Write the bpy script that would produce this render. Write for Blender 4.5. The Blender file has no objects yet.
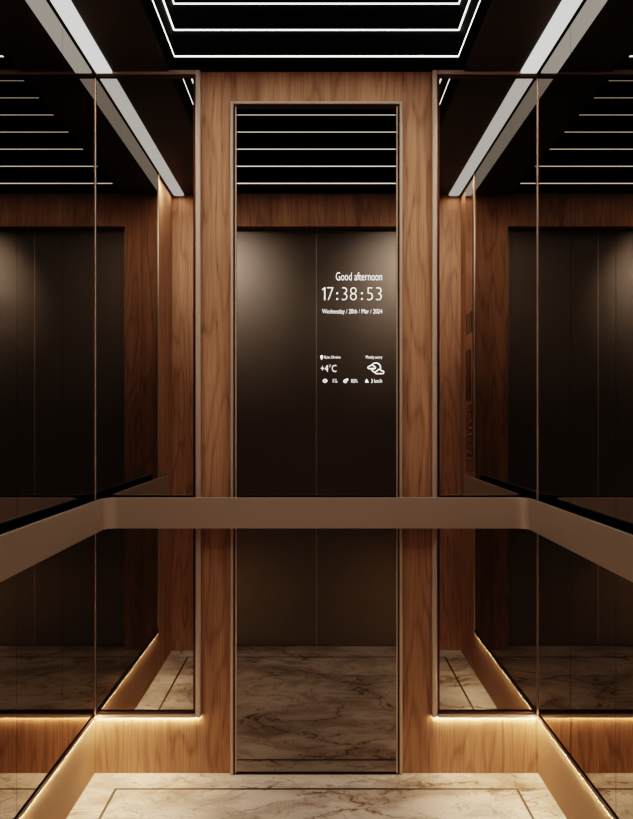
import bpy, bmesh, math
from mathutils import Vector

scene = bpy.context.scene
COL = scene.collection

# ------------------------------------------------------------------ measures
# 1.6 m wide lift cabin; back wall at y = 0, doors behind the viewer, z up.
W = 0.80            # half width
DEP = 1.50          # cabin depth
EYE_Z = 1.271
CAM_D = 2.778       # camera distance from the back wall
S = 1.6 / 443.4     # metres per pixel on the back wall
CEIL = 2.522        # underside of the side soffits
PAN_Z0 = 0.207      # underside of the mirror panels
PX = 0.796          # mirror plane, side walls
PY = -0.005         # mirror plane, back wall

# ------------------------------------------------------------------ helpers
def new_bm():
    return bmesh.new()

def box(bm, x0, x1, y0, y1, z0, z1, bev=0.0, seg=2):
    vs = [bm.verts.new((x, y, z)) for x in (x0, x1) for y in (y0, y1) for z in (z0, z1)]
    f = [(0, 1, 3, 2), (4, 6, 7, 5), (0, 4, 5, 1), (2, 3, 7, 6), (0, 2, 6, 4), (1, 5, 7, 3)]
    fs = [bm.faces.new([vs[i] for i in q]) for q in f]
    if bev > 0:
        es = list({e for fc in fs for e in fc.edges})
        bmesh.ops.bevel(bm, geom=es, offset=bev, segments=seg, affect='EDGES', profile=0.5)
    return bm

def obj(name, bm, mat, parent=None, smooth=False):
    bmesh.ops.recalc_face_normals(bm, faces=bm.faces)
    me = bpy.data.meshes.new(name)
    bm.to_mesh(me)
    bm.free()
    if smooth:
        for p in me.polygons:
            p.use_smooth = True
    me.materials.append(mat)
    o = bpy.data.objects.new(name, me)
    COL.objects.link(o)
    if parent is not None:
        o.parent = parent
        w = Vector((0, 0, 0))
        p = parent
        while p is not None:
            w += p.location
            p = p.parent
        o.location = -w
    return o

def tag(o, label=None, cat=None, group=None, kind=None):
    if label: o['label'] = label
    if cat: o['category'] = cat
    if group: o['group'] = group
    if kind: o['kind'] = kind
    return o

def thing(name, loc, label, cat, group=None, kind=None):
    o = bpy.data.objects.new(name, None)
    o.empty_display_size = 0.1
    COL.objects.link(o)
    o.location = loc
    return tag(o, label, cat, group, kind)

def struct(name, bm, mat, label=None, cat=None, parent=None):
    o = obj(name, bm, mat, parent)
    return tag(o, label, cat, None, 'structure')

# ------------------------------------------------------------------ materials
def base_mat(name):
    m = bpy.data.materials.new(name)
    m.use_nodes = True
    nt = m.node_tree
    b = nt.nodes['Principled BSDF']
    return m, nt, b

def N(nt, typ, **kw):
    n = nt.nodes.new(typ)
    for k, v in kw.items():
        setattr(n, k, v)
    return n

def L(nt, a, b):
    nt.links.new(a, b)

def ramp(nt, stops, interp='LINEAR'):
    r = N(nt, 'ShaderNodeValToRGB')
    r.color_ramp.interpolation = interp
    el = r.color_ramp.elements
    while len(el) < len(stops):
        el.new(0.5)
    for e, (p, c) in zip(el, stops):
        e.position = p
        e.color = (*c, 1) if len(c) == 3 else c
    return r

def math_node(nt, op, a, b=None, c=None):
    n = N(nt, 'ShaderNodeMath', operation=op)
    for i, v in enumerate((a, b, c)):
        if v is None:
            continue
        if isinstance(v, (int, float)):
            n.inputs[i].default_value = v
        else:
            L(nt, v, n.inputs[i])
    return n.outputs[0]

def mix(nt, fac, a, b, mode='MIX'):
    n = N(nt, 'ShaderNodeMix', data_type='RGBA', blend_type=mode)
    if isinstance(fac, (int, float)):
        n.inputs[0].default_value = fac
    else:
        L(nt, fac, n.inputs[0])
    for i, v in ((6, a), (7, b)):
        if isinstance(v, tuple):
            n.inputs[i].default_value = (*v, 1)
        else:
            L(nt, v, n.inputs[i])
    return n.outputs[2]

def wood_material():
    m, nt, b = base_mat('walnut_veneer')
    geo = N(nt, 'ShaderNodeNewGeometry')
    sep = N(nt, 'ShaderNodeSeparateXYZ')
    L(nt, geo.outputs['Position'], sep.inputs[0])
    u = math_node(nt, 'ADD', sep.outputs[0], sep.outputs[1])
    z = sep.outputs[2]
    def vec(su, sz, off=0.0):
        c = N(nt, 'ShaderNodeCombineXYZ')
        L(nt, math_node(nt, 'MULTIPLY_ADD', u, su, off), c.inputs[0])
        L(nt, math_node(nt, 'MULTIPLY', z, sz), c.inputs[2])
        return c.outputs[0]
    def noise(v, det=3.0, rough=0.55, scale=1.0):
        n = N(nt, 'ShaderNodeTexNoise')
        n.inputs['Scale'].default_value = scale
        n.inputs['Detail'].default_value = det
        n.inputs['Roughness'].default_value = rough
        L(nt, v, n.inputs['Vector'])
        return n.outputs['Fac']
    # cathedral figure: contour lines of a stretched field
    fld = noise(vec(7.5, 1.05, 3.1), 2.0, 0.42)
    rings = math_node(nt, 'SINE', math_node(nt, 'MULTIPLY', fld, 62.0))
    rings = math_node(nt, 'MULTIPLY_ADD', rings, 0.5, 0.5)
    rings = math_node(nt, 'POWER', rings, 4.0)
    fine = noise(vec(230.0, 5.0, 0.4), 2.0, 0.6)
    streak = noise(vec(38.0, 0.7, 1.7), 3.0, 0.6)
    broad = noise(vec(5.0, 0.9, 9.0), 2.0, 0.5)
    plank = noise(vec(11.0, 0.05, 20.0), 0.0, 0.5)
    r1 = ramp(nt, [(0.30, (0.32, 0.188, 0.120)), (0.52, (0.375, 0.225, 0.147)), (0.72, (0.42, 0.255, 0.17))])
    L(nt, streak, r1.inputs[0])
    c = mix(nt, math_node(nt, 'MULTIPLY', rings, 0.42), r1.outputs[0], (0.18, 0.085, 0.045))
    fr = ramp(nt, [(0.35, (0.70, 0.66, 0.62)), (0.6, (1.06, 1.04, 1.02))])
    L(nt, fine, fr.inputs[0])
    c = mix(nt, 0.75, c, fr.outputs[0], 'MULTIPLY')
    br = ramp(nt, [(0.3, (0.80, 0.78, 0.76)), (0.7, (1.12, 1.10, 1.08))])
    L(nt, broad, br.inputs[0])
    c = mix(nt, 1.0, c, br.outputs[0], 'MULTIPLY')
    pr = ramp(nt, [(0.35, (0.90, 0.88, 0.87)), (0.65, (1.06, 1.07, 1.08))])
    L(nt, plank, pr.inputs[0])
    c = mix(nt, 1.0, c, pr.outputs[0], 'MULTIPLY')
    pore = noise(vec(120.0, 9.0, 5.0), 1.0, 0.5)
    po = ramp(nt, [(0.60, (0, 0, 0)), (0.70, (1, 1, 1))])
    L(nt, pore, po.inputs[0])
    c = mix(nt, math_node(nt, 'MULTIPLY', po.outputs[0], math_node(nt, 'MULTIPLY_ADD', rings, 0.5, 0.12)), c, (0.11, 0.05, 0.026))
    L(nt, c, b.inputs['Base Color'])
    b.inputs['Roughness'].default_value = 0.52
    b.inputs['Specular IOR Level'].default_value = 0.3
    bp = N(nt, 'ShaderNodeBump')
    bp.inputs['Strength'].default_value = 0.08
    bp.inputs['Distance'].default_value = 0.002
    L(nt, fine, bp.inputs['Height'])
    L(nt, bp.outputs[0], b.inputs['Normal'])
    return m

def marble_material():
    m, nt, b = base_mat('cream_veined_marble')
    geo = N(nt, 'ShaderNodeNewGeometry')
    mp = N(nt, 'ShaderNodeMapping')
    mp.inputs['Location'].default_value = (4.3, 2.2, 0.0)
    mp.inputs['Rotation'].default_value = (0, 0, math.radians(-24))
    mp.inputs['Scale'].default_value = (1.0, 1.7, 1.0)
    L(nt, geo.outputs['Position'], mp.inputs[0])
    def noise(v, scale, det=4.0, rough=0.55, dist=0.0):
        n = N(nt, 'ShaderNodeTexNoise')
        n.inputs['Scale'].default_value = scale
        n.inputs['Detail'].default_value = det
        n.inputs['Roughness'].default_value = rough
        n.inputs['Distortion'].default_value = dist
        L(nt, v, n.inputs['Vector'])
        return n
    warp = noise(mp.outputs[0], 2.2, 5.0, 0.6)
    wv = N(nt, 'ShaderNodeVectorMath', operation='MULTIPLY_ADD')
    L(nt, warp.outputs['Color'], wv.inputs[0])
    wv.inputs[1].default_value = (0.55, 0.55, 0.0)
    L(nt, mp.outputs[0], wv.inputs[2])
    v = wv.outputs[0]
    cloud = noise(v, 3.0, 8.0, 0.66)
    cr = ramp(nt, [(0.30, (0.19, 0.148, 0.122)), (0.42, (0.345, 0.28, 0.24)), (0.54, (0.49, 0.418, 0.378)), (0.75, (0.58, 0.50, 0.46))])
    L(nt, cloud.outputs['Fac'], cr.inputs[0])
    def vein(scale, width, det, level, dist=0.5, off=0.0):
        ad = N(nt, 'ShaderNodeVectorMath', operation='ADD')
        L(nt, v, ad.inputs[0])
        ad.inputs[1].default_value = (off, off * 0.7, 0.0)
        n = noise(ad.outputs[0], scale, det, 0.58, dist)
        d = math_node(nt, 'ABSOLUTE', math_node(nt, 'SUBTRACT', n.outputs['Fac'], level))
        d = math_node(nt, 'MINIMUM', math_node(nt, 'DIVIDE', d, width), 1.0)
        return math_node(nt, 'SUBTRACT', 1.0, d)
    def gate(scale, lo, hi, off):
        ad = N(nt, 'ShaderNodeVectorMath', operation='ADD')
        L(nt, mp.outputs[0], ad.inputs[0])
        ad.inputs[1].default_value = (off, -off, 0.0)
        n = noise(ad.outputs[0], scale, 2.0, 0.5)
        g = ramp(nt, [(lo, (0, 0, 0)), (hi, (1, 1, 1))])
        L(nt, n.outputs['Fac'], g.inputs[0])
        return g.outputs[0]
    v1 = math_node(nt, 'MULTIPLY', vein(0.9, 0.0070, 4.0, 0.50), gate(1.6, 0.34, 0.48, 3.0))
    halo = math_node(nt, 'MULTIPLY', vein(0.9, 0.05, 4.0, 0.50), gate(1.6, 0.38, 0.60, 3.0))
    v2 = math_node(nt, 'MULTIPLY', vein(1.9, 0.010, 5.0, 0.47, 0.6, 5.0), gate(2.2, 0.42, 0.56, 7.0))
    v3 = math_node(nt, 'MULTIPLY', vein(4.2, 0.016, 5.0, 0.52, 0.8, 9.0), gate(2.6, 0.40, 0.56, 11.0))
    c = mix(nt, math_node(nt, 'MULTIPLY', halo, 0.6), cr.outputs[0], (0.20, 0.155, 0.12))
    c = mix(nt, math_node(nt, 'MULTIPLY', v3, 0.7), c, (0.15, 0.10, 0.062))
    c = mix(nt, math_node(nt, 'MULTIPLY', v2, 0.75), c, (0.16, 0.10, 0.06))
    c = mix(nt, math_node(nt, 'MULTIPLY', v1, 0.92), c, (0.085, 0.05, 0.028))
    spk = noise(geo.outputs['Position'], 140.0, 2.0, 0.6)
    sr = ramp(nt, [(0.35, (0.88, 0.87, 0.86)), (0.6, (1.03, 1.03, 1.03))])
    L(nt, spk.outputs['Fac'], sr.inputs[0])
    c = mix(nt, 1.0, c, sr.outputs[0], 'MULTIPLY')
    L(nt, c, b.inputs['Base Color'])
    b.inputs['Roughness'].default_value = 0.38
    b.inputs['Specular IOR Level'].default_value = 0.25
    return m

def metal(name, col, rough, brushed=0.0, axis='Z', metallic=1.0):
    m, nt, b = base_mat(name)
    b.inputs['Metallic'].default_value = metallic
    b.inputs['Base Color'].default_value = (*col, 1)
    b.inputs['Roughness'].default_value = rough
    if brushed > 0:
        geo = N(nt, 'ShaderNodeNewGeometry')
        mp = N(nt, 'ShaderNodeMapping')
        mp.inputs['Scale'].default_value = {'Z': (260, 260, 3), 'X': (3, 3, 260)}[axis]
        L(nt, geo.outputs['Position'], mp.inputs[0])
        n = N(nt, 'ShaderNodeTexNoise')
        n.inputs['Scale'].default_value = 1.0
        n.inputs['Detail'].default_value = 2.0
        L(nt, mp.outputs[0], n.inputs['Vector'])
        r = N(nt, 'ShaderNodeMapRange')
        r.inputs['To Min'].default_value = rough - brushed
        r.inputs['To Max'].default_value = rough + brushed
        L(nt, n.outputs['Fac'], r.inputs['Value'])
        L(nt, r.outputs[0], b.inputs['Roughness'])
    return m

def paint(name, col, rough=0.5, spec=0.3):
    m, nt, b = base_mat(name)
    geo = N(nt, 'ShaderNodeNewGeometry')
    n = N(nt, 'ShaderNodeTexNoise')
    n.inputs['Scale'].default_value = 30
    L(nt, geo.outputs['Position'], n.inputs['Vector'])
    c = mix(nt, n.outputs['Fac'], tuple(x * 0.94 for x in col), tuple(x * 1.06 for x in col))
    L(nt, c, b.inputs['Base Color'])
    b.inputs['Roughness'].default_value = rough
    b.inputs['Specular IOR Level'].default_value = spec
    return m

def emit(name, col, strength):
    m = bpy.data.materials.new(name)
    m.use_nodes = True
    nt = m.node_tree
    nt.nodes.clear()
    e = N(nt, 'ShaderNodeEmission')
    e.inputs[0].default_value = (*col, 1)
    e.inputs[1].default_value = strength
    o = N(nt, 'ShaderNodeOutputMaterial')
    L(nt, e.outputs[0], o.inputs[0])
    return m

def mirror(name, col):
    m, nt, b = base_mat(name)
    b.inputs['Metallic'].default_value = 1.0
    b.inputs['Base Color'].default_value = (*col, 1)
    b.inputs['Specular Tint'].default_value = (*col, 1)   # no bright grazing rim: tinted glass
    b.inputs['Roughness'].default_value = 0.0
    return m

WOOD = wood_material()
MARBLE = marble_material()
MIRROR_SIDE = mirror('smoked_bronze_mirror', (0.50, 0.47, 0.44))
MIRROR_MID = mirror('smoked_display_mirror', (0.33, 0.30, 0.275))
TRIM = metal('champagne_bronze_trim', (0.47, 0.385, 0.325), 0.40, 0.08, 'Z', 0.45)
TRIM_MID = metal('grey_corner_seal', (0.55, 0.55, 0.55), 0.45, 0.05, 'Z', 0.0)
TRIM_DARK = metal('dark_red_bronze_trim', (0.105, 0.052, 0.040), 0.40)
RAIL = metal('bronze_handrail_metal', (0.365, 0.292, 0.247), 0.42, 0.06, 'X', 0.40)
RAIL_DARK = paint('shade_black_behind_rail', (0.006, 0.005, 0.005), 0.6)
DOOR = metal('dark_bronze_door_metal', (0.27, 0.238, 0.21), 0.40, 0.03, 'Z', 0.8)
DOOR_EDGE = metal('polished_door_edge', (0.62, 0.54, 0.46), 0.35, 0.0, 'Z', 0.5)
BLACK = paint('matt_black_ceiling', (0.0035, 0.003, 0.003), 0.7, 0.1)
SOFFIT = paint('dark_brown_soffit', (0.040, 0.025, 0.015), 0.55, 0.25)
STRIP = emit('ceiling_strip_diffuser', (1.0, 0.99, 0.965), 0.85)
WARM = emit('warm_led_glow', (1.0, 0.80, 0.53), 135.0)
TEXT = emit('display_white', (1.0, 0.98, 0.95), 2.6)
GLASS_BLACK = metal('black_panel_glass', (0.02, 0.018, 0.017), 0.06)
PLATE = metal('polished_bronze_plate', (0.50, 0.40, 0.33), 0.12)
BUTTON = metal('button_metal', (0.55, 0.45, 0.38), 0.3)

# ------------------------------------------------------------------ shell
bm = box(new_bm(), -0.95, 0.95, -1.70, 0.1, -0.10, 0.0)
floor = struct('floor', bm, MARBLE, 'cream marble lift floor with brown veins and a dark inlaid border line', 'floor')
bm = new_bm()
hw = 0.0045
ix, y0, y1, zt = 0.693, -0.119, -1.377, 0.0006
box(bm, -ix - hw, ix + hw, y0 - hw, y0 + hw, -0.001, zt)
box(bm, -ix - hw, ix + hw, y1 - hw, y1 + hw, -0.001, zt)
for s in (-1, 1):
    box(bm, s * ix - hw, s * ix + hw, y1 + hw, y0 - hw, -0.001, zt)
INLAY = metal('dark_bronze_inlay', (0.085, 0.062, 0.045), 0.5)
struct('inlay_strip', bm, INLAY, 'thin dark bronze inlay line', parent=floor)

struct('wall_back', box(new_bm(), -0.95, 0.95, 0.0, 0.1, 0.0, 2.531), WOOD,
       'walnut veneer back wall of the lift with vertical grain', 'wall')
struct('wall_left', box(new_bm(), -0.90, -W, -1.50, 0.0, 0.0, CEIL), WOOD,
       'walnut veneer left wall behind the mirrors, bare near the doors', 'wall')
struct('wall_right', box(new_bm(), W, 0.90, -1.50, 0.0, 0.0, CEIL), WOOD,
       'walnut veneer right wall behind the mirrors, bare near the doors', 'wall')
PLINTH = metal('smooth_bronze_laminate', (0.25, 0.148, 0.085), 0.62, 0.02, 'Z', 0.0)
for s, side in ((-1, 'left'), (1, 'right')):
    x0, x1 = sorted((s * (W - 0.0005), s * (W + 0.003)))
    struct('baseboard_' + side, box(new_bm(), x0, x1, -1.107, -0.0003, 0.0, PAN_Z0 - 0.0002), PLINTH,
           'smooth bronze plinth glowing under the %s wall mirrors' % side, 'baseboard')
bm = new_bm()
ow, oh = 0.528, 2.350
box(bm, -0.95, -ow, -1.575, -1.50, 0.0, CEIL + 0.01)
box(bm, ow, 0.95, -1.575, -1.50, 0.0, CEIL + 0.01)
box(bm, -ow, ow, -1.575, -1.50, oh, CEIL + 0.01)
wall_front = struct('wall_front', bm, WOOD, 'walnut door wall seen only in the mirrors, framing the dark lift doors', 'wall')

doors = []
for i, s in ((1, -1), (2, 1)):
    bm = new_bm()
    a, b_ = (s * 0.0016, s * 0.62)
    box(bm, min(a, b_), max(a, b_), -1.62, -1.582, 0.004, 2.42, 0.001, 1)
    side = 'left' if s < 0 else 'right'
    d = struct('door_%d' % i, bm, DOOR, 'dark bronze sliding lift door leaf reflected in the %s half of the centre mirror' % side, 'door')
    bm = new_bm()
    box(bm, min(s * 0.0006, s * 0.0030), max(s * 0.0006, s * 0.0030), -1.6, -1.5805, 0.01, 2.41)
    e = struct('door_edge', bm, DOOR_EDGE, 'bright polished meeting edge', parent=d)
    doors += [d, e]
# the camera stands outside this wall and its near clip cuts it away, as in a section view
for o in [wall_front] + doors:
    o.hide_viewport = True

# ceiling: two side soffits, black ring, well shaped as the mirrored depth around the light frames
bm = new_bm()
for s in (-1, 1):
    a, b_ = s * 0.530, s * 0.95
    box(bm, min(a, b_), max(a, b_), -1.60, 0.1, CEIL + 0.0005, CEIL + 0.06)
ceiling = struct('ceiling', bm, SOFFIT, 'dark brown soffits and black light well forming the lift ceiling', 'ceiling')
bm = new_bm()
wx, wy0, wy1, zr = 0.502, -0.074, -1.382, 2.545
t = 0.02
box(bm, -0.53, -0.4985, -1.60, 0.1, zr, zr + 0.003)
box(bm, 0.4985, 0.53, -1.60, 0.1, zr, zr + 0.003)
box(bm, -wx - t, -wx, wy1 - t, wy0 + t, zr + 0.003, zr + 0.03)
box(bm, wx, wx + t, wy1 - t, wy0 + t, zr + 0.003, zr + 0.03)
box(bm, -wx, wx, wy0, 0.1, zr, zr + 0.03)
box(bm, -wx, wx, -1.60, wy1, zr, zr + 0.03)
top = 3.62
box(bm, -wx - t, -wx, wy1 - t, wy0 + t, zr + 0.03, top)
box(bm, wx, wx + t, wy1 - t, wy0 + t, zr + 0.03, top)
box(bm, -wx, wx, wy0, wy0 + t, zr + 0.03, top)
box(bm, -wx, wx, wy1 - t, wy1, zr + 0.03, top)
box(bm, -wx - t, wx + t, wy1 - t, wy0 + t, top, top + 0.03)
struct('ceiling_well', bm, BLACK, 'black recess', parent=ceiling)

# lowest LED rectangle; those above are dimmer copies modelling its mirror reflections
ORD = ['lowest, at the mouth of the well', 'second up, built as a reflection of the lowest', 'third up, built as a reflection of the lowest', 'fourth up, built as a reflection of the lowest', 'fifth up, built as a reflection of the lowest', 'sixth up, built as a reflection of the lowest', 'seventh up, built as a reflection of the lowest', 'eighth up, built as a reflection of the lowest', 'ninth up, built as a reflection of the lowest', 'topmost and dimmest, built as a reflection of the lowest']
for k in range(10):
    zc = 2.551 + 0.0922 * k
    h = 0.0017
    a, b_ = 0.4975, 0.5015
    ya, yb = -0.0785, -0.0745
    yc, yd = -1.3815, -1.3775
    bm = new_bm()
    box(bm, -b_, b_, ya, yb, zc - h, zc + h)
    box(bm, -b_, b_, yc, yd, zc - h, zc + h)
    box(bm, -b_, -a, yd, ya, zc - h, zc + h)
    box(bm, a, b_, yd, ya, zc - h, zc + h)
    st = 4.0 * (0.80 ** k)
    o = obj('led_and_mirrored_frame', bm, emit('led_and_mirrored_white_%s' % chr(97 + k), (1.0, 0.955, 0.90), st))
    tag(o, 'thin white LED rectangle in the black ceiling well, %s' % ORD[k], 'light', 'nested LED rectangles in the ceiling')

# ------------------------------------------------------------------ ceiling strip lights
def strip_light(s):
    side = 'left' if s < 0 else 'right'
    t = thing('strip_light', (s * 0.76, -0.75, CEIL), 'long flat white strip light on the soffit along the top of the %s mirrors' % side, 'light', 'ceiling strip lights')
    bm = new_bm()
    x0, x1 = sorted((s * 0.7300, s * 0.7885))
    ya, yb, r = -1.492, -0.012, 0.018
    pts = []
    for cx, cy, a0 in ((x1 - r, yb - r, 0), (x0 + r, yb - r, 90), (x0 + r, ya + r, 180), (x1 - r, ya + r, 270)):
        for q in range(7):
            an = math.radians(a0 + 15 * q)
            pts.append((cx + r * math.cos(an), cy + r * math.sin(an)))
    lo = [bm.verts.new((x, y, CEIL - 0.006)) for x, y in pts]
    hi = [bm.verts.new((x, y, CEIL)) for x, y in pts]
    bm.faces.new(lo)
    bm.faces.new(list(reversed(hi)))
    for i in range(len(pts)):
        j = (i + 1) % len(pts)
        bm.faces.new((lo[i], hi[i], hi[j], lo[j]))
    obj('diffuser', bm, STRIP, t)
    # slim dark channel between diffuser and mirror
    bm = new_bm()
    c0, c1 = sorted((s * 0.7900, s * 0.7985))
    box(bm, c0, c1, -1.495, -0.0085, CEIL - 0.0035, CEIL)
    obj('edge_channel', bm, TRIM_DARK, t)
for s in (-1, 1):
    strip_light(s)

# ------------------------------------------------------------------ side wall mirrors
PW = 0.366
WHERE = ['next to the back corner', 'in the middle of the wall', 'nearest the door']
for s in (-1, 1):
    side = 'left' if s < 0 else 'right'
    for k in range(3):
        yb = -0.0095 - PW * k + (0 if k else 0.0)
        ya = -PW * (k + 1)
        yb = -PW * k if k else -0.0218
        t = thing('mirror_panel', (s * W, (ya + yb) / 2, PAN_Z0),
                  'tall smoked bronze mirror panel on the %s wall, %s' % (side, WHERE[k]), 'mirror', '%s wall mirror panels' % side)
        g = 0.0009
        x0, x1 = sorted((s * PX, s * (W - 0.0006)))
        obj('mirror_glass', box(new_bm(), x0, x1, ya + g, yb - g, PAN_Z0 + 0.014, CEIL - 0.004), MIRROR_SIDE, t)
        # bottom trim: dark band with two fine light lips
        bm = new_bm()
        x0, x1 = sorted((s * (PX - 0.004), s * (W - 0.0006)))
        box(bm, x0, x1, ya, yb, PAN_Z0 + 0.0065, PAN_Z0 + 0.0145)
        box(bm, *sorted((s * (PX - 0.002), s * (W - 0.0006))), ya, yb, PAN_Z0 + 0.003, PAN_Z0 + 0.0065)
        bt = obj('bottom_trim', bm, TRIM_DARK, t)
        bm = new_bm()
        box(bm, x0, x1, ya, yb, PAN_Z0, PAN_Z0 + 0.003)
        obj('trim_lip', bm, TRIM, bt)
        x0, x1 = sorted((s * (W - 0.0055), s * (W - 0.0006)))
        tag(obj('led_strip', box(new_bm(), x0, x1, ya, yb + (0 if k else 0.003), PAN_Z0 - 0.0034, PAN_Z0 - 0.0002), WARM, t), 'warm glowing LED line along the bottom edge')
        if k == 2:
            bm = new_bm()
            x0, x1 = sorted((s * (PX - 0.005), s * (W - 0.0006)))
            box(bm, x0, x1, ya - 0.009, ya, PAN_Z0, CEIL - 0.004, 0.0012, 2)
            obj('end_trim', bm, TRIM, t)

# ------------------------------------------------------------------ back wall corner mirrors
for s in (-1, 1):
    side = 'left' if s < 0 else 'right'
    t = thing('corner_mirror', (s * 0.6, 0, PAN_Z0),
              'smoked mirror panel in a bronze frame on the back wall, in the %s corner' % side, 'mirror', 'corner mirrors on the back wall')
    ztop = 2.530
    xi = 0.4155
    xg = 0.4420
    x0, x1 = sorted((s * xg, s * (PX - 0.0008)))
    obj('mirror_glass', box(new_bm(), x0, x1, PY, -0.0006, PAN_Z0 + 0.021, ztop - 0.02), MIRROR_SIDE, t)
    def bar(xa, xb, ya, yb, za, zb, bev=0.001):
        a, b_ = sorted((s * xa, s * xb))
        return box(new_bm(), a, b_, ya, yb, za, zb, bev, 2)
    bm = bar(xi, 0.4335, -0.021, -0.0006, PAN_Z0, ztop, 0.003)
    vt = obj('side_trim', bm, TRIM, t)
    obj('inner_lip', bar(0.4335, xg + 0.0005, -0.014, -0.0006, PAN_Z0 + 0.008, ztop - 0.008, 0.001), TRIM_DARK, vt)
    bm = bar(0.4335, PX - 0.0045, -0.021, -0.0006, PAN_Z0, PAN_Z0 + 0.0125, 0.0015)
    bt = obj('bottom_trim', bm, TRIM, t)
    obj('inner_lip', bar(0.4335, PX - 0.0045, -0.014, -0.0006, PAN_Z0 + 0.0126, PAN_Z0 + 0.0215, 0.0008), TRIM_DARK, bt)
    bm = bar(0.4335, PX - 0.0045, -0.021, -0.0006, ztop - 0.016, ztop, 0.002)
    tt = obj('top_trim', bm, TRIM, t)
    obj('inner_lip', bar(0.4335, PX - 0.0045, -0.014, -0.0006, ztop - 0.0225, ztop - 0.0161, 0.0008), TRIM_DARK, tt)
    obj('corner_trim', bar(PX - 0.0016, PX - 0.0004, PY - 0.0014, PY + 0.0002, PAN_Z0, CEIL - 0.004, 0.0005), TRIM_MID, t)
    x0, x1 = sorted((s * (xi + 0.006), s * (PX - 0.006)))
    bm = box(new_bm(), x0, x1, -0.0075, -0.0006, PAN_Z0 - 0.0034, PAN_Z0 - 0.0003)
    tag(obj('led_strip', bm, WARM, t), 'warm glowing LED line along the bottom edge')

# ------------------------------------------------------------------ centre display mirror
def px2x(px): return (px - 316.4) * S * 0.9975
def px2z(py): return EYE_Z + (421.0 - py) * S * 0.9975

sm = thing('display_mirror', (0, 0, 0.001), 'tall framed smart mirror in the middle of the back wall showing time and weather', 'mirror')
zt = 2.419
obj('mirror_glass', box(new_bm(), -0.2895, 0.2895, -0.005, -0.0006, 0.003, 2.400), MIRROR_MID, sm)
for s in (-1, 1):
    a, b_ = sorted((s * 0.2985, s * 0.3085))
    f = obj('frame_side', box(new_bm(), a, b_, -0.016, -0.0006, 0.0015, zt, 0.002, 2), TRIM, sm)
    a, b_ = sorted((s * 0.2925, s * 0.2985))
    obj('frame_groove', box(new_bm(), a, b_, -0.008, -0.0006, 0.0015, zt - 0.010), TRIM_DARK, f)
    a, b_ = sorted((s * 0.2875, s * 0.2925))
    obj('inner_lip', box(new_bm(), a, b_, -0.012, -0.0006, 0.0015, zt - 0.0165, 0.001, 1), TRIM, f)
f = obj('frame_top', box(new_bm(), -0.2985, 0.2985, -0.016, -0.0006, zt - 0.010, zt, 0.002, 2), TRIM, sm)
obj('frame_groove', box(new_bm(), -0.2925, 0.2925, -0.008, -0.0006, zt - 0.0165, zt - 0.010), TRIM_DARK, f)
obj('inner_lip', box(new_bm(), -0.2875, 0.2875, -0.012, -0.0006, zt - 0.0240, zt - 0.0165, 0.001, 1), TRIM_DARK, f)
obj('frame_bottom', box(new_bm(), -0.2985, 0.2985, -0.012, -0.0006, 0.0015, 0.0045), TRIM_DARK, sm)

TY = -0.0056
def text(name, body, x0, x1, y0, y1, weight=0.0, align='fit'):
    """lettering fitted to the rectangle x0..x1, y0..y1 (in pixels of the back wall plane)"""
    cu = bpy.data.curves.new(name, 'FONT')
    cu.body = body
    cu.size = 0.05
    cu.offset = weight * 0.05
    cu.resolution_u = 3
    tmp = bpy.data.objects.new(name + '_tmp', cu)
    COL.objects.link(tmp)
    dg = bpy.context.evaluated_depsgraph_get()
    dg.update()
    me = bpy.data.meshes.new_from_object(tmp.evaluated_get(dg))
    bpy.data.objects.remove(tmp)
    bpy.data.curves.remove(cu)
    xs = [v.co.x for v in me.vertices]
    ys = [v.co.y for v in me.vertices]
    a, b_, c, d = min(xs), max(xs), min(ys), max(ys)
    X0, X1, Z0, Z1 = px2x(x0), px2x(x1), px2z(y1), px2z(y0)
    for v in me.vertices:
        tx = (v.co.x - a) / (b_ - a)
        tz = (v.co.y - c) / (d - c)
        v.co = (X0 + tx * (X1 - X0), TY, Z0 + tz * (Z1 - Z0))
    me.name = name
    me.materials.clear()
    me.materials.append(TEXT)
    o = bpy.data.objects.new(name, me)
    COL.objects.link(o)
    o.parent = sm
    o.location = -sm.location
    return o

def flat_poly(bm, pts):
    vs = [bm.verts.new((px2x(x), TY, px2z(y))) for x, y in pts]
    return bm.faces.new(vs)

def line(bm, pts, w, closed=False):
    """a stroked polyline of pixel width w"""
    n = len(pts)
    P = [Vector(p) for p in pts]
    L_, R_ = [], []
    for i in range(n):
        if closed:
            d0 = (P[i] - P[i - 1]).normalized(); d1 = (P[(i + 1) % n] - P[i]).normalized()
        else:
            d0 = (P[i] - P[max(i - 1, 0)]); d1 = (P[min(i + 1, n - 1)] - P[i])
            d0 = d0.normalized() if d0.length > 0 else d1.normalized()
            d1 = d1.normalized() if d1.length > 0 else d0
        d = (d0 + d1)
        d = d.normalized() if d.length > 1e-6 else d1
        nrm = Vector((-d.y, d.x))
        k = 1.0 / max(0.5, nrm.dot(Vector((-d1.y, d1.x))))
        L_.append(P[i] + nrm * (w / 2 * k)); R_.append(P[i] - nrm * (w / 2 * k))
    lv = [bm.verts.new((px2x(p.x), TY, px2z(p.y))) for p in L_]
    rv = [bm.verts.new((px2x(p.x), TY, px2z(p.y))) for p in R_]
    for i in range(n if closed else n - 1):
        j = (i + 1) % n
        bm.faces.new((lv[i], rv[i], rv[j], lv[j]))

def arc(cx, cy, r, a0, a1, n=16):
    return [(cx + r * math.cos(math.radians(a0 + (a1 - a0) * i / n)), cy + r * math.sin(math.radians(a0 + (a1 - a0) * i / n))) for i in range(n + 1)]

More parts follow.
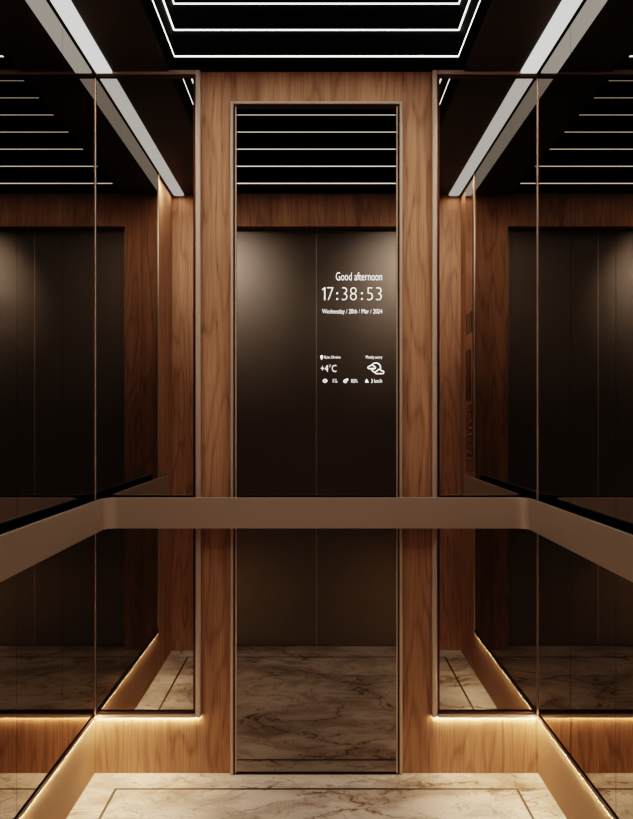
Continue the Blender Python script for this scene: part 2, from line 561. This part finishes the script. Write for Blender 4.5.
text('greeting_text', 'Good afternoon', 336.0, 382.0, 272.3, 280.2, -0.018)
text('clock_text', '7', 327.2, 333.2, 287.3, 300.0, -0.03)
bm = new_bm()
line(bm, [(322.4, 289.6), (324.7, 287.9), (324.7, 300.0)], 0.95)
obj('clock_text', bm, TEXT, sm)
for yy in (293.2, 298.9):
    bm = new_bm()
    flat_poly(bm, arc(337.2, yy, 0.85, 0, 330, 11))
    obj('colon_dot', bm, TEXT, sm)
text('clock_text', '38', 342.0, 356.6, 287.3, 300.0, -0.03)
for yy in (293.2, 298.9):
    bm = new_bm()
    flat_poly(bm, arc(362.0, yy, 0.85, 0, 330, 11))
    obj('colon_dot', bm, TEXT, sm)
text('clock_text', '53', 367.0, 381.6, 287.3, 300.0, -0.03)
text('date_text', 'Wednesday / 20th / Mar / 2024', 322.2, 382.2, 309.0, 314.8, -0.018)
text('place_text', 'Kyiv, Ukraine', 324.5, 340.6, 355.6, 359.4, -0.018)
text('weather_text', 'Mostly sunny', 366.0, 382.2, 355.6, 359.4, -0.018)
text('temperature_text', '+4\u00b0C', 320.8, 336.4, 364.6, 371.8, -0.018)
text('humidity_text', '1%', 333.0, 337.2, 379.0, 382.6, -0.018)
text('rain_text', '0.0%', 351.2, 357.6, 379.0, 382.6, -0.018)
text('wind_text', '3 km/h', 371.2, 382.0, 379.0, 382.8, -0.018)
# small icons
bm = new_bm()
flat_poly(bm, [(321.7, 359.8)] + arc(321.7, 356.6, 1.35, 150, 390, 10))
obj('pin_icon', bm, TEXT, sm)
bm = new_bm()      # cloud-and-sun outline
line(bm, arc(375.9, 367.6, 4.7, -155, 30, 16), 0.8)
line(bm, arc(375.9, 367.6, 4.7, 105, 160, 8), 0.8)
line(bm, [(368.6, 368.6), (374.6, 368.6)] + arc(374.6, 367.6, 1.0, 90, -70, 5) + arc(372.0, 366.6, 1.7, -20, -150, 8) + arc(369.0, 367.5, 1.1, -120, -270, 6), 0.7, True)
line(bm, [(376.4, 373.6), (382.6, 373.6)] + arc(382.4, 372.2, 1.4, 80, -80, 5) + arc(379.3, 371.4, 2.1, -20, -165, 8) + arc(376.3, 372.5, 1.1, -110, -260, 6), 0.75, True)
obj('weather_icon', bm, TEXT, sm)
bm = new_bm()      # humidity: ring with dot
line(bm, arc(325.0, 380.8, 1.45, 0, 337.5, 15), 0.75, True)
line(bm, [(322.7, 380.8), (323.3, 380.8)], 0.6); line(bm, [(326.7, 380.8), (327.4, 380.8)], 0.6)
obj('humidity_icon', bm, TEXT, sm)
bm = new_bm()      # rain: drop pair
line(bm, arc(345.2, 381.2, 1.3, 0, 337.5, 15), 0.75, True)
line(bm, [(345.6, 379.6), (347.6, 378.8), (347.8, 380.6)], 0.7)
obj('rain_icon', bm, TEXT, sm)
bm = new_bm()      # wind: vane
flat_poly(bm, [(365.0, 382.4), (366.6, 378.8), (367.4, 380.2), (368.6, 382.4)])
obj('wind_icon', bm, TEXT, sm)

# ------------------------------------------------------------------ handrail
def rail():
    t = thing('handrail', (0, 0, 0.89), 'flat bronze handrail with rounded corners running around three walls of the lift', 'handrail')
    off, th, z0, z1, r = 0.055, 0.006, 0.8905, 1.0005, 0.045
    xe, ye = W - off, -off
    yend = -1.125
    # centre path, in plan: left end -> back -> right end
    pts = [(-xe, yend)]
    for q in range(13):
        a = math.radians(180 - 90 * q / 12)
        pts.append((-xe + r + r * math.cos(a), ye - r + r * math.sin(a)))
    for q in range(13):
        a = math.radians(90 - 90 * q / 12)
        pts.append((xe - r + r * math.cos(a), ye - r + r * math.sin(a)))
    pts.append((xe, yend))
    n = len(pts)
    def offs(d):
        out = []
        for i, p in enumerate(pts):
            a = Vector(pts[max(i - 1, 0)]); b_ = Vector(pts[min(i + 1, n - 1)])
            d_ = (b_ - a).normalized()
            nn = Vector((-d_.y, d_.x))
            out.append((p[0] + nn.x * d, p[1] + nn.y * d))
        return out
    def band(d0, d1, za, zb):
        bm = new_bm()
        A, B = offs(d0), offs(d1)
        rows = []
        for i in range(n):
            rows.append([bm.verts.new((A[i][0], A[i][1], za)), bm.verts.new((A[i][0], A[i][1], zb)),
                         bm.verts.new((B[i][0], B[i][1], zb)), bm.verts.new((B[i][0], B[i][1], za))])
        for i in range(n - 1):
            for j in range(4):
                k = (j + 1) % 4
                bm.faces.new((rows[i][j], rows[i + 1][j], rows[i + 1][k], rows[i][k]))
        bm.faces.new(rows[0]); bm.faces.new(list(reversed(rows[-1])))
        return bm
    bm = band(0.0, th, z0, z1)
    o = obj('rail', bm, RAIL, t, smooth=True)
    md = o.modifiers.new('edge', 'BEVEL')
    md.width = 0.0012; md.segments = 2; md.limit_method = 'ANGLE'; md.angle_limit = math.radians(50)
    md2 = o.modifiers.new('wn', 'WEIGHTED_NORMAL')
    obj('rail_back_shade', band(th, th + 0.012, z0 + 0.003, z1 - 0.002), RAIL_DARK, t)  # shade on the rail's unlit back, put in as a black layer
    # standoffs to the walls
    for x in (-0.55, 0.55):
        obj('bracket', box(new_bm(), x - 0.02, x + 0.02, -0.0375, PY - 0.0004, 0.925, 0.965, 0.002, 1), RAIL_DARK, t)
    for s in (-1, 1):
        for y in (-0.30, -0.95):
            x0, x1 = sorted((s * (W - 0.0375), s * (PX - 0.0004)))
            obj('bracket', box(new_bm(), x0, x1, y - 0.02, y + 0.02, 0.925, 0.965, 0.002, 1), RAIL_DARK, t)
rail()

# ------------------------------------------------------------------ control panel on the right pilaster (seen in the mirrors)
cp = thing('control_panel', (W, -1.24, 1.02), 'slim polished lift control panel with button rows, reflected in the right corner mirror', 'control panel')
ya, yb = -1.335, -1.146
obj('face_plate', box(new_bm(), W - 0.006, W - 0.0006, ya, yb, 1.015, 2.50, 0.001, 1), PLATE, cp)
obj('floor_display', box(new_bm(), W - 0.0075, W - 0.0062, ya + 0.02, yb - 0.02, 1.725, 1.835), GLASS_BLACK, cp)
obj('touch_glass', box(new_bm(), W - 0.0075, W - 0.0062, ya + 0.012, yb - 0.05, 1.375, 1.64), GLASS_BLACK, cp)
for r_ in range(10):
    zc = 1.35 - r_ * 0.032
    for c in range(2):
        yc = -1.205 - c * 0.07
        obj('button', box(new_bm(), W - 0.010, W - 0.0062, yc - 0.022, yc + 0.022, zc - 0.009, zc + 0.009, 0.002, 1), BUTTON, cp)

# ------------------------------------------------------------------ lamps
def area(name, loc, sx, sy, power, col, rot=(0, 0, 0), glossy=False, spread=180):
    d = bpy.data.lights.new(name, 'AREA')
    d.shape = 'RECTANGLE'
    d.size = sx; d.size_y = sy
    d.energy = power
    d.color = col
    d.spread = math.radians(spread)
    o = bpy.data.objects.new(name, d)
    COL.objects.link(o)
    o.location = loc
    o.rotation_euler = rot
    o.visible_glossy = glossy
    return o
def spot(name, loc, power, col, rot, size=150, blend=1.0):
    d = bpy.data.lights.new(name, 'SPOT')
    d.energy = power; d.color = col
    d.spot_size = math.radians(size); d.spot_blend = blend
    d.shadow_soft_size = 0.0
    o = bpy.data.objects.new(name, d)
    COL.objects.link(o)
    o.location = loc
    o.rotation_euler = rot
    return o
for s in (-1, 1):
    for y in (-0.35, -0.75, -1.15):
        spot('strip_spot', (s * 0.755, y, CEIL - 0.014), 9.0, (1.0, 0.88, 0.74), (0, 0, 0), 170)
for s in (-1, 1):
    spot('door_spot', (s * 0.75, -0.18, CEIL - 0.02), 48.0, (1.0, 0.93, 0.86), (math.radians(-68), 0, math.radians(-s * 11)), 42)  # added unseen spots that brighten the doors
for s in (-1, 1):
    area('strip_lamp', (s * 0.758, -0.75, CEIL - 0.0125), 0.05, 1.44, 4.0, (1.0, 0.87, 0.72))
area('well_fill', (0, -0.75, 2.54), 0.9, 1.2, 9.5, (1.0, 0.90, 0.78))  # added fill light for the cabin, not a fitting in the well

# ------------------------------------------------------------------ world, camera, view
w = bpy.data.worlds.new('World')
scene.world = w
w.use_nodes = True
w.node_tree.nodes['Background'].inputs[0].default_value = (0, 0, 0, 1)
w.node_tree.nodes['Background'].inputs[1].default_value = 0.0

cd = bpy.data.cameras.new('Camera')
cam = bpy.data.objects.new('Camera', cd)
COL.objects.link(cam)
cam.location = (0.0, -CAM_D, EYE_Z)
cam.rotation_euler = (math.radians(90), 0, 0)
cd.sensor_fit = 'VERTICAL'
cd.sensor_height = 24.0
cd.lens = (CAM_D / S) * 24.0 / 819.0
cd.shift_y = 11.5 / 819.0
cd.shift_x = 0.1 / 819.0
cd.clip_start = 1.46          # section view: the door wall lies in front of the near clip
cd.clip_end = 50
scene.camera = cam

vs = scene.view_settings
vs.view_transform = 'Filmic'
vs.look = 'High Contrast'
vs.exposure = -0.1
cy = scene.cycles
cy.max_bounces = 14
cy.glossy_bounces = 10
cy.diffuse_bounces = 4
cy.transmission_bounces = 2
cy.use_denoising = True
cy.sample_clamp_indirect = 6.0
cy.caustics_reflective = True
cy.blur_glossy = 0.5
